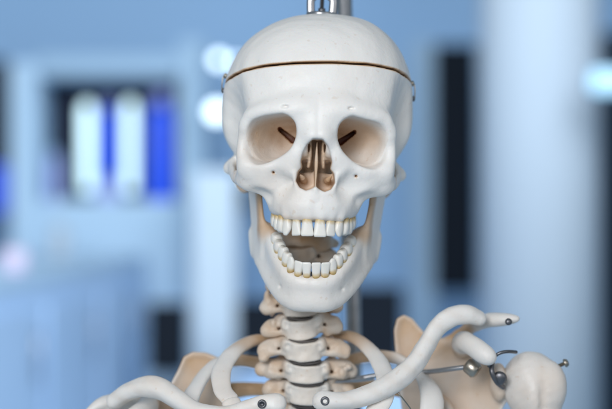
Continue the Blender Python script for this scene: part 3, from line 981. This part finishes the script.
# ================================================================== SETTING
def box_mesh(name, lo, hi, mat, parent=None, bev=0.006):
    import bmesh
    bm = bmesh.new()
    bmesh.ops.create_cube(bm, size=1)
    off = Vector(parent.location) if parent is not None else Vector((0, 0, 0))
    for v in bm.verts:
        v.co = Vector([(lo[i] + hi[i]) / 2 + v.co[i] * (hi[i] - lo[i]) for i in range(3)]) - off
    if bev:
        bmesh.ops.bevel(bm, geom=list(bm.edges), offset=bev, segments=2, affect='EDGES')
    me = bpy.data.meshes.new(name); bm.to_mesh(me); bm.free()
    me.materials.append(mat)
    o = bpy.data.objects.new(name, me); COL.objects.link(o)
    if parent is not None: o.parent = parent
    return o


def R(px, py, y):
    """world metres of a spot seen at (px,py) standing y metres behind the skull"""
    s = PX * (1 + y * 1000 / D0) / 1000
    return ((px - 306) * s, (204.5 - py) * s + ZC)


def rect(name, x0, y0, x1, y1, y, th, mat, parent=None, bev=.006, zlo=None):
    a = R(x0, y1, y); b_ = R(x1, y0, y)
    return box_mesh(name, (a[0], y, zlo if zlo is not None else a[1]), (b_[0], y + th, b_[1]), mat, parent, bev)


MB = {
    'wall': flat_mat('wall_paint', (0.34, 0.54, 0.79), .8, var=.05, scale=1.2),
    'floor': flat_mat('floor_vinyl', (0.36, 0.48, 0.58), .35, var=.1, scale=2),
    'pale': flat_mat('pale_paint', (0.50, 0.68, 0.84), .7, var=.04, scale=2),
    'grey': flat_mat('grey_blue_paint', (0.38, 0.54, 0.69), .7, var=.04, scale=2),
    'white': flat_mat('column_paint', (0.47, 0.545, 0.62), .8, var=.03, scale=2),
    'navy': flat_mat('navy_panel', (0.003, 0.008, 0.024), .8, var=.3, scale=3),
    'black': flat_mat('dark_fabric', (0.001, 0.005, 0.012), .95, var=.3, scale=3),
    'blue': flat_mat('royal_blue_glow_plastic', (0.02, 0.09, 0.75), .4, var=.2, scale=6, emit=(0.02, 0.10, 0.85), es=0.28),  # glow put into the blue plastic itself, the canisters and box are no lamps
    'peri': flat_mat('periwinkle_laminate', (0.50, 0.69, 0.95), .5, var=.08, scale=2),
    'lav': flat_mat('lavender_plastic', (0.45, 0.50, 0.85), .5, var=.1, scale=5),
    'tube': flat_mat('lamp_tube', (0.8, 0.9, 0.9), .4, var=.05, scale=5, emit=(0.55, 0.82, 0.90), es=1.7),
    'spot': flat_mat('lamp_glass', (0.9, 0.9, 0.9), .4, var=.05, scale=5, emit=(0.72, 0.90, 1.0), es=4.2),
    'cyan': flat_mat('lit_panel', (0.5, 0.7, 0.8), .4, var=.05, scale=5, emit=(0.22, 0.52, 0.78), es=0.8),
}
floor = box_mesh('floor', (-5, -3.4, -0.1), (5, 5.6, 0), MB['floor'], None, 0)
tag(floor, kind='structure')
wall = box_mesh('back_wall', (-5, 5.2, 0), (5, 5.35, 3.6), MB['wall'], None, 0)
tag(wall, kind='structure')

# big pale column on the right
col_x = R(539, 200, 3.6)
half = (R(598, 0, 3.6)[0] - R(480, 0, 3.6)[0]) / 2
column = empty('column', (col_x[0], 3.6, 0))
tag(column, 'broad pale grey column standing to the right of the skull', 'column')
prof = [(half * 1000 + 12, 0), (half * 1000 + 12, 90), (half * 1000, 100), (half * 1000, 3500)]
o = lathe('shaft', [(half * 1000, 100), (half * 1000, 3500)], MB['white'], column, (0, 0, 0), (0, 0, 1), 64)
o = lathe('base_ring', [(half * 1000 + 14, 0), (half * 1000 + 14, 96), (half * 1000 + 4, 104)], MB['grey'], column, (0, 0, 0), (0, 0, 1), 64)


def thing(name, label, cat, loc, group=None):
    return tag(empty(name, loc), label, cat, group)


# display cabinet on the left with lit tubes
cab = thing('display_cabinet', 'wide pale blue cabinet with a dark open shelf, far left background', 'cabinet', (R(110, 0, 4.4)[0], 4.4, 0))
rect('back_panel', 33, 76, 180, 200, 4.62, .04, MB['navy'], cab)
rect('side_panel', 10, 62, 37, 420, 4.36, .30, MB['pale'], cab, zlo=0.0)
rect('side_panel', 179, 40, 203, 420, 4.36, .30, MB['grey'], cab, zlo=0.0)
rect('header', 37.3, 56, 178.7, 76, 4.37, .28, MB['grey'], cab)
rect('lower_front', 37.3, 200, 178.7, 420, 4.37, .28, MB['pale'], cab, zlo=0.0)


def tube_lamp(x, y0, y1, wpx, y, label):
    a = R(x, y1, y); b_ = R(x, y0, y)
    r = wpx * PX * (1 + y * 1000 / D0) / 2
    t = thing('tube_lamp', label, 'lamp', (a[0], y, a[1]), 'glowing tube lamps in the cabinet')
    h = (b_[1] - a[1]) * 1000
    lathe('tube', [(r * .5, 20), (r, 26), (r, h - 30), (r * .8, h - 12), (r * .3, h)], MB['tube'], t, (0, 0, 0), (0, 0, 1), 24)
    lathe('socket', [(r * .8, 0), (r * .8, 22), (r * .5, 24)], MB['grey'], t, (0, 0, 0), (0, 0, 1), 24)


tube_lamp(87, 102, 196, 12, 4.5, 'left one of two glowing white tube lamps in the dark shelf')
tube_lamp(130, 100, 196, 11, 4.5, 'right one of two glowing white tube lamps in the dark shelf')


def bottle(x0, x1, y0, y1, y, mat, name, label, cat):
    a = R((x0 + x1) / 2, y1, y); b_ = R(x0, y0, y)
    r = (x1 - x0) * PX * (1 + y * 1000 / D0) / 2
    h = (b_[1] - a[1]) * 1000
    t = thing(name, label, cat, (a[0], y, a[1]))
    lathe('body', [(r * .95, 0), (r, 8), (r, h * .78), (r * .75, h * .86)], mat, t, (0, 0, 0), (0, 0, 1), 28)
    lathe('cap', [(r * .6, h * .862), (r * .6, h * .98), (r * .5, h)], MB['lav'] if mat is MB['blue'] else MB['grey'], t, (0, 0, 0), (0, 0, 1), 28)
    return t


bottle(100, 116, 100, 176, 4.55, MB['blue'], 'canister', 'narrow royal blue canister between the two glowing tubes', 'canister')
bottle(148, 174, 92, 200, 4.5, MB['blue'], 'canister', 'wide royal blue canister right of the glowing tubes', 'canister')
bottle(48, 60, 150, 200, 4.5, MB['lav'], 'jar', 'lavender jar at the left end of the dark shelf', 'jar')
bottle(96, 120, 176.5, 200, 4.53, MB['lav'], 'jar', 'low lavender jar below the narrow blue canister', 'jar')

# dark doorway edge at far left, blue box with a glow put into its plastic
do = rect('dark_panel', -30, 60, 7, 210, 4.7, .05, MB['navy']); tag(do, 'dark blue upright panel at the far left edge of the picture', 'panel')
bb = rect('blue_box', -12, 165, 5, 212, 4.5, .1, MB['blue']); tag(bb, 'bright blue box at the left edge of the picture', 'box')


def spot(px, py, y, r, label):
    a = R(px, py, y)
    t = thing('wall_lamp', label, 'lamp', (a[0], y, a[1]), 'small round lamps left of the skull')
    lathe('bulb', [(r * .3, -r), (r * .85, -r * .5), (r, 0), (r * .85, r * .5), (r * .3, r)], MB['spot'], t, (0, 0, 0), (0, -1, 0), 20)
    lathe('holder', [(r * .9, 0), (r * .9, r * 1.6)], MB['grey'], t, (0, r * .7, 0), (0, 1, 0), 20)


spot(219, 60, 4.2, 20, 'upper round white lamp shining left of the skullcap')
spot(217, 112, 4.2, 30, 'lower round white lamp shining left of the temple')
spot(236, 62, 4.3, 12, 'small white lamp partly behind the edge of the skullcap')

# posts behind the head
a = rect('light_post', 192, 170, 236, 420, 4.0, .2, flat_mat('post_white', (.66, .78, .88), .6, var=.03), zlo=0)
tag(a, 'bright white post left of the jaw, above the left collar bone', 'post')
a = rect('wall_board', 435, 44, 478, 292, 4.6, .06, MB['black'])
tag(a, 'tall narrow black board on the wall left of the broad column', 'board')
a = rect('door', 604, 32, 660, 330, 4.6, .06, MB['black'], zlo=0)
tag(a, 'black door at the right edge of the picture beyond the column', 'door')
a = rect('wall_panel', 412, 40, 436, 420, 4.7, .08, MB['grey'], zlo=0)
tag(a, 'pale grey blue upright panel between skull and black door', 'panel')
t = thing('lit_sign', 'glowing light blue box at the right edge beside the column', 'light box', (R(606, 80, 3.2)[0], 3.2, R(0, 95, 3.2)[1]))
rect('lens', 592, 70, 640, 92, 3.2, .03, MB['cyan'], t); rect('housing', 591, 69, 641, 93, 3.232, .05, MB['grey'], t)


def screen(x0, y0, x1, y1, y, label):
    t = thing('monitor', label, 'monitor', (R((x0 + x1) / 2, 0, y)[0], y, R(0, y1, y)[1]), 'dark monitors in the blurred background')
    rect('screen', x0, y0, x1, y1, y, .03, MB['black'], t)
    m = (x0 + x1) / 2
    rect('stalk', m - 3, y1 - 3, m + 3, y1 + 22, y + .032, .02, MB['navy'], t)
    rect('foot', m - 12, y1 + 20, m + 12, y1 + 23, y - .02, .1, MB['navy'], t)


# counter on the left: sloping run toward the wall
t = thing('wall_box', 'small dark box on the wall just left of the cheekbone', 'box', (R(238, 0, 4.9)[0], 4.9, R(0, 206, 4.9)[1]))
rect('front_panel', 225, 186, 252, 206, 4.9, .03, MB['black'], t); rect('housing', 224, 185, 253, 207, 4.932, .1, MB['navy'], t)
screen(147, 303, 188, 374, 3.7, 'upright dark monitor left of the bright white post')
screen(236, 300, 290, 380, 3.7, 'dark monitor behind the neck, right of the bright white post')
screen(350, 286, 404, 366, 3.7, 'dark monitor right of the neck, behind the collar bone')
cnt = thing('counter', 'long periwinkle blue counter running back along the left side', 'counter', (R(60, 0, 3.2)[0], 3.0, 0))
import bmesh
bm = bmesh.new()
zt_ = ZC - 0.22
pts = [(-2.2, 2.1), (-2.2, 4.3), (-.595, 4.3), (-.83, 2.1)]
lo_ = [bm.verts.new((x - cnt.location.x, y - 3.0, 0)) for x, y in pts]
hi_ = [bm.verts.new((x - cnt.location.x, y - 3.0, zt_)) for x, y in pts]
bm.faces.new(lo_[::-1]); bm.faces.new(hi_)
for i in range(4): bm.faces.new((lo_[i], lo_[(i + 1) % 4], hi_[(i + 1) % 4], hi_[i]))
me = bpy.data.meshes.new('cabinet_body'); bm.to_mesh(me); bm.free(); me.materials.append(MB['peri'])
o = bpy.data.objects.new('cabinet_body', me); COL.objects.link(o); o.parent = cnt
bm = bmesh.new()
a_ = [bm.verts.new((x - cnt.location.x, y - 3.0, zt_ + .002)) for x, y in pts]
f_ = bm.faces.new(a_)
e_ = bmesh.ops.extrude_face_region(bm, geom=[f_])
for v in e_['geom']:
    if isinstance(v, bmesh.types.BMVert): v.co.z += .03
bmesh.ops.recalc_face_normals(bm, faces=bm.faces)
me = bpy.data.meshes.new('countertop'); bm.to_mesh(me); bm.free(); me.materials.append(MB['pale'])
o = bpy.data.objects.new('countertop', me); COL.objects.link(o); o.parent = cnt
tb = thing('work_table', 'blue table low in the background behind the shoulders', 'table', (0.6, 3.5, 0))
rect('tabletop', 236, 372, 478, 380, 3.5, .6, MB['peri'], tb)
rect('front_panel', 238, 380.5, 476, 420, 3.54, .03, MB['peri'], tb, zlo=0)

# small things on the counter and on the far wall
def on_counter(px, y, r_, h, mat, name, label, cat):
    x = R(px, 0, y)[0]
    t = thing(name, label, cat, (x, y, zt_ + .034))
    lathe('body', [(r_ * .9, 0), (r_, 4), (r_, h * .8), (r_ * .7, h * .88)], mat, t, (0, 0, 0), (0, 0, 1), 28)
    lathe('lid', [(r_ * .72, h * .885), (r_ * .72, h * .98), (r_ * .6, h)], MB['white'], t, (0, 0, 0), (0, 0, 1), 28)


M_PINK = flat_mat('pale_pink_plastic', (.72, .62, .78), .5, var=.05)
on_counter(14, 2.9, 34, 70, M_PINK, 'jar', 'pale pink jar standing on the near end of the counter', 'jar')
on_counter(60, 3.8, 30, 120, MB['white'], 'bottle', 'white bottle standing on the far end of the counter', 'bottle')
for k in range(3):
    y0 = 2.35 + k * .62
    xf = lambda y: -.83 + (y - 2.1) / 2.2 * .235
    bm = bmesh.new()
    for (ya, yb_, za, zb) in ((y0, y0 + .54, .12, zt_ - .06),):
        q = [bm.verts.new((xf(a) - cnt.location.x + .004 + d, a - 3.0, z)) for d in (0, .014) for a, z in ((ya, za), (yb_, za), (yb_, zb), (ya, zb))]
        for f in ((3, 2, 1, 0), (4, 5, 6, 7), (0, 1, 5, 4), (1, 2, 6, 5), (2, 3, 7, 6), (3, 0, 4, 7)): bm.faces.new([q[i] for i in f])
    bmesh.ops.recalc_face_normals(bm, faces=bm.faces)
    me = bpy.data.meshes.new('cabinet_door'); bm.to_mesh(me); bm.free(); me.materials.append(MB['peri'])
    o = bpy.data.objects.new('cabinet_door', me); COL.objects.link(o); o.parent = cnt
    yc = y0 + .46
    lathe('handle', [(5, 0), (5, 140)], M_STEEL, o, ((xf(yc) - cnt.location.x) * 1000 + 34, (yc - 3.0) * 1000, (zt_ - .26) * 1000), (0, 0, 1), 12)
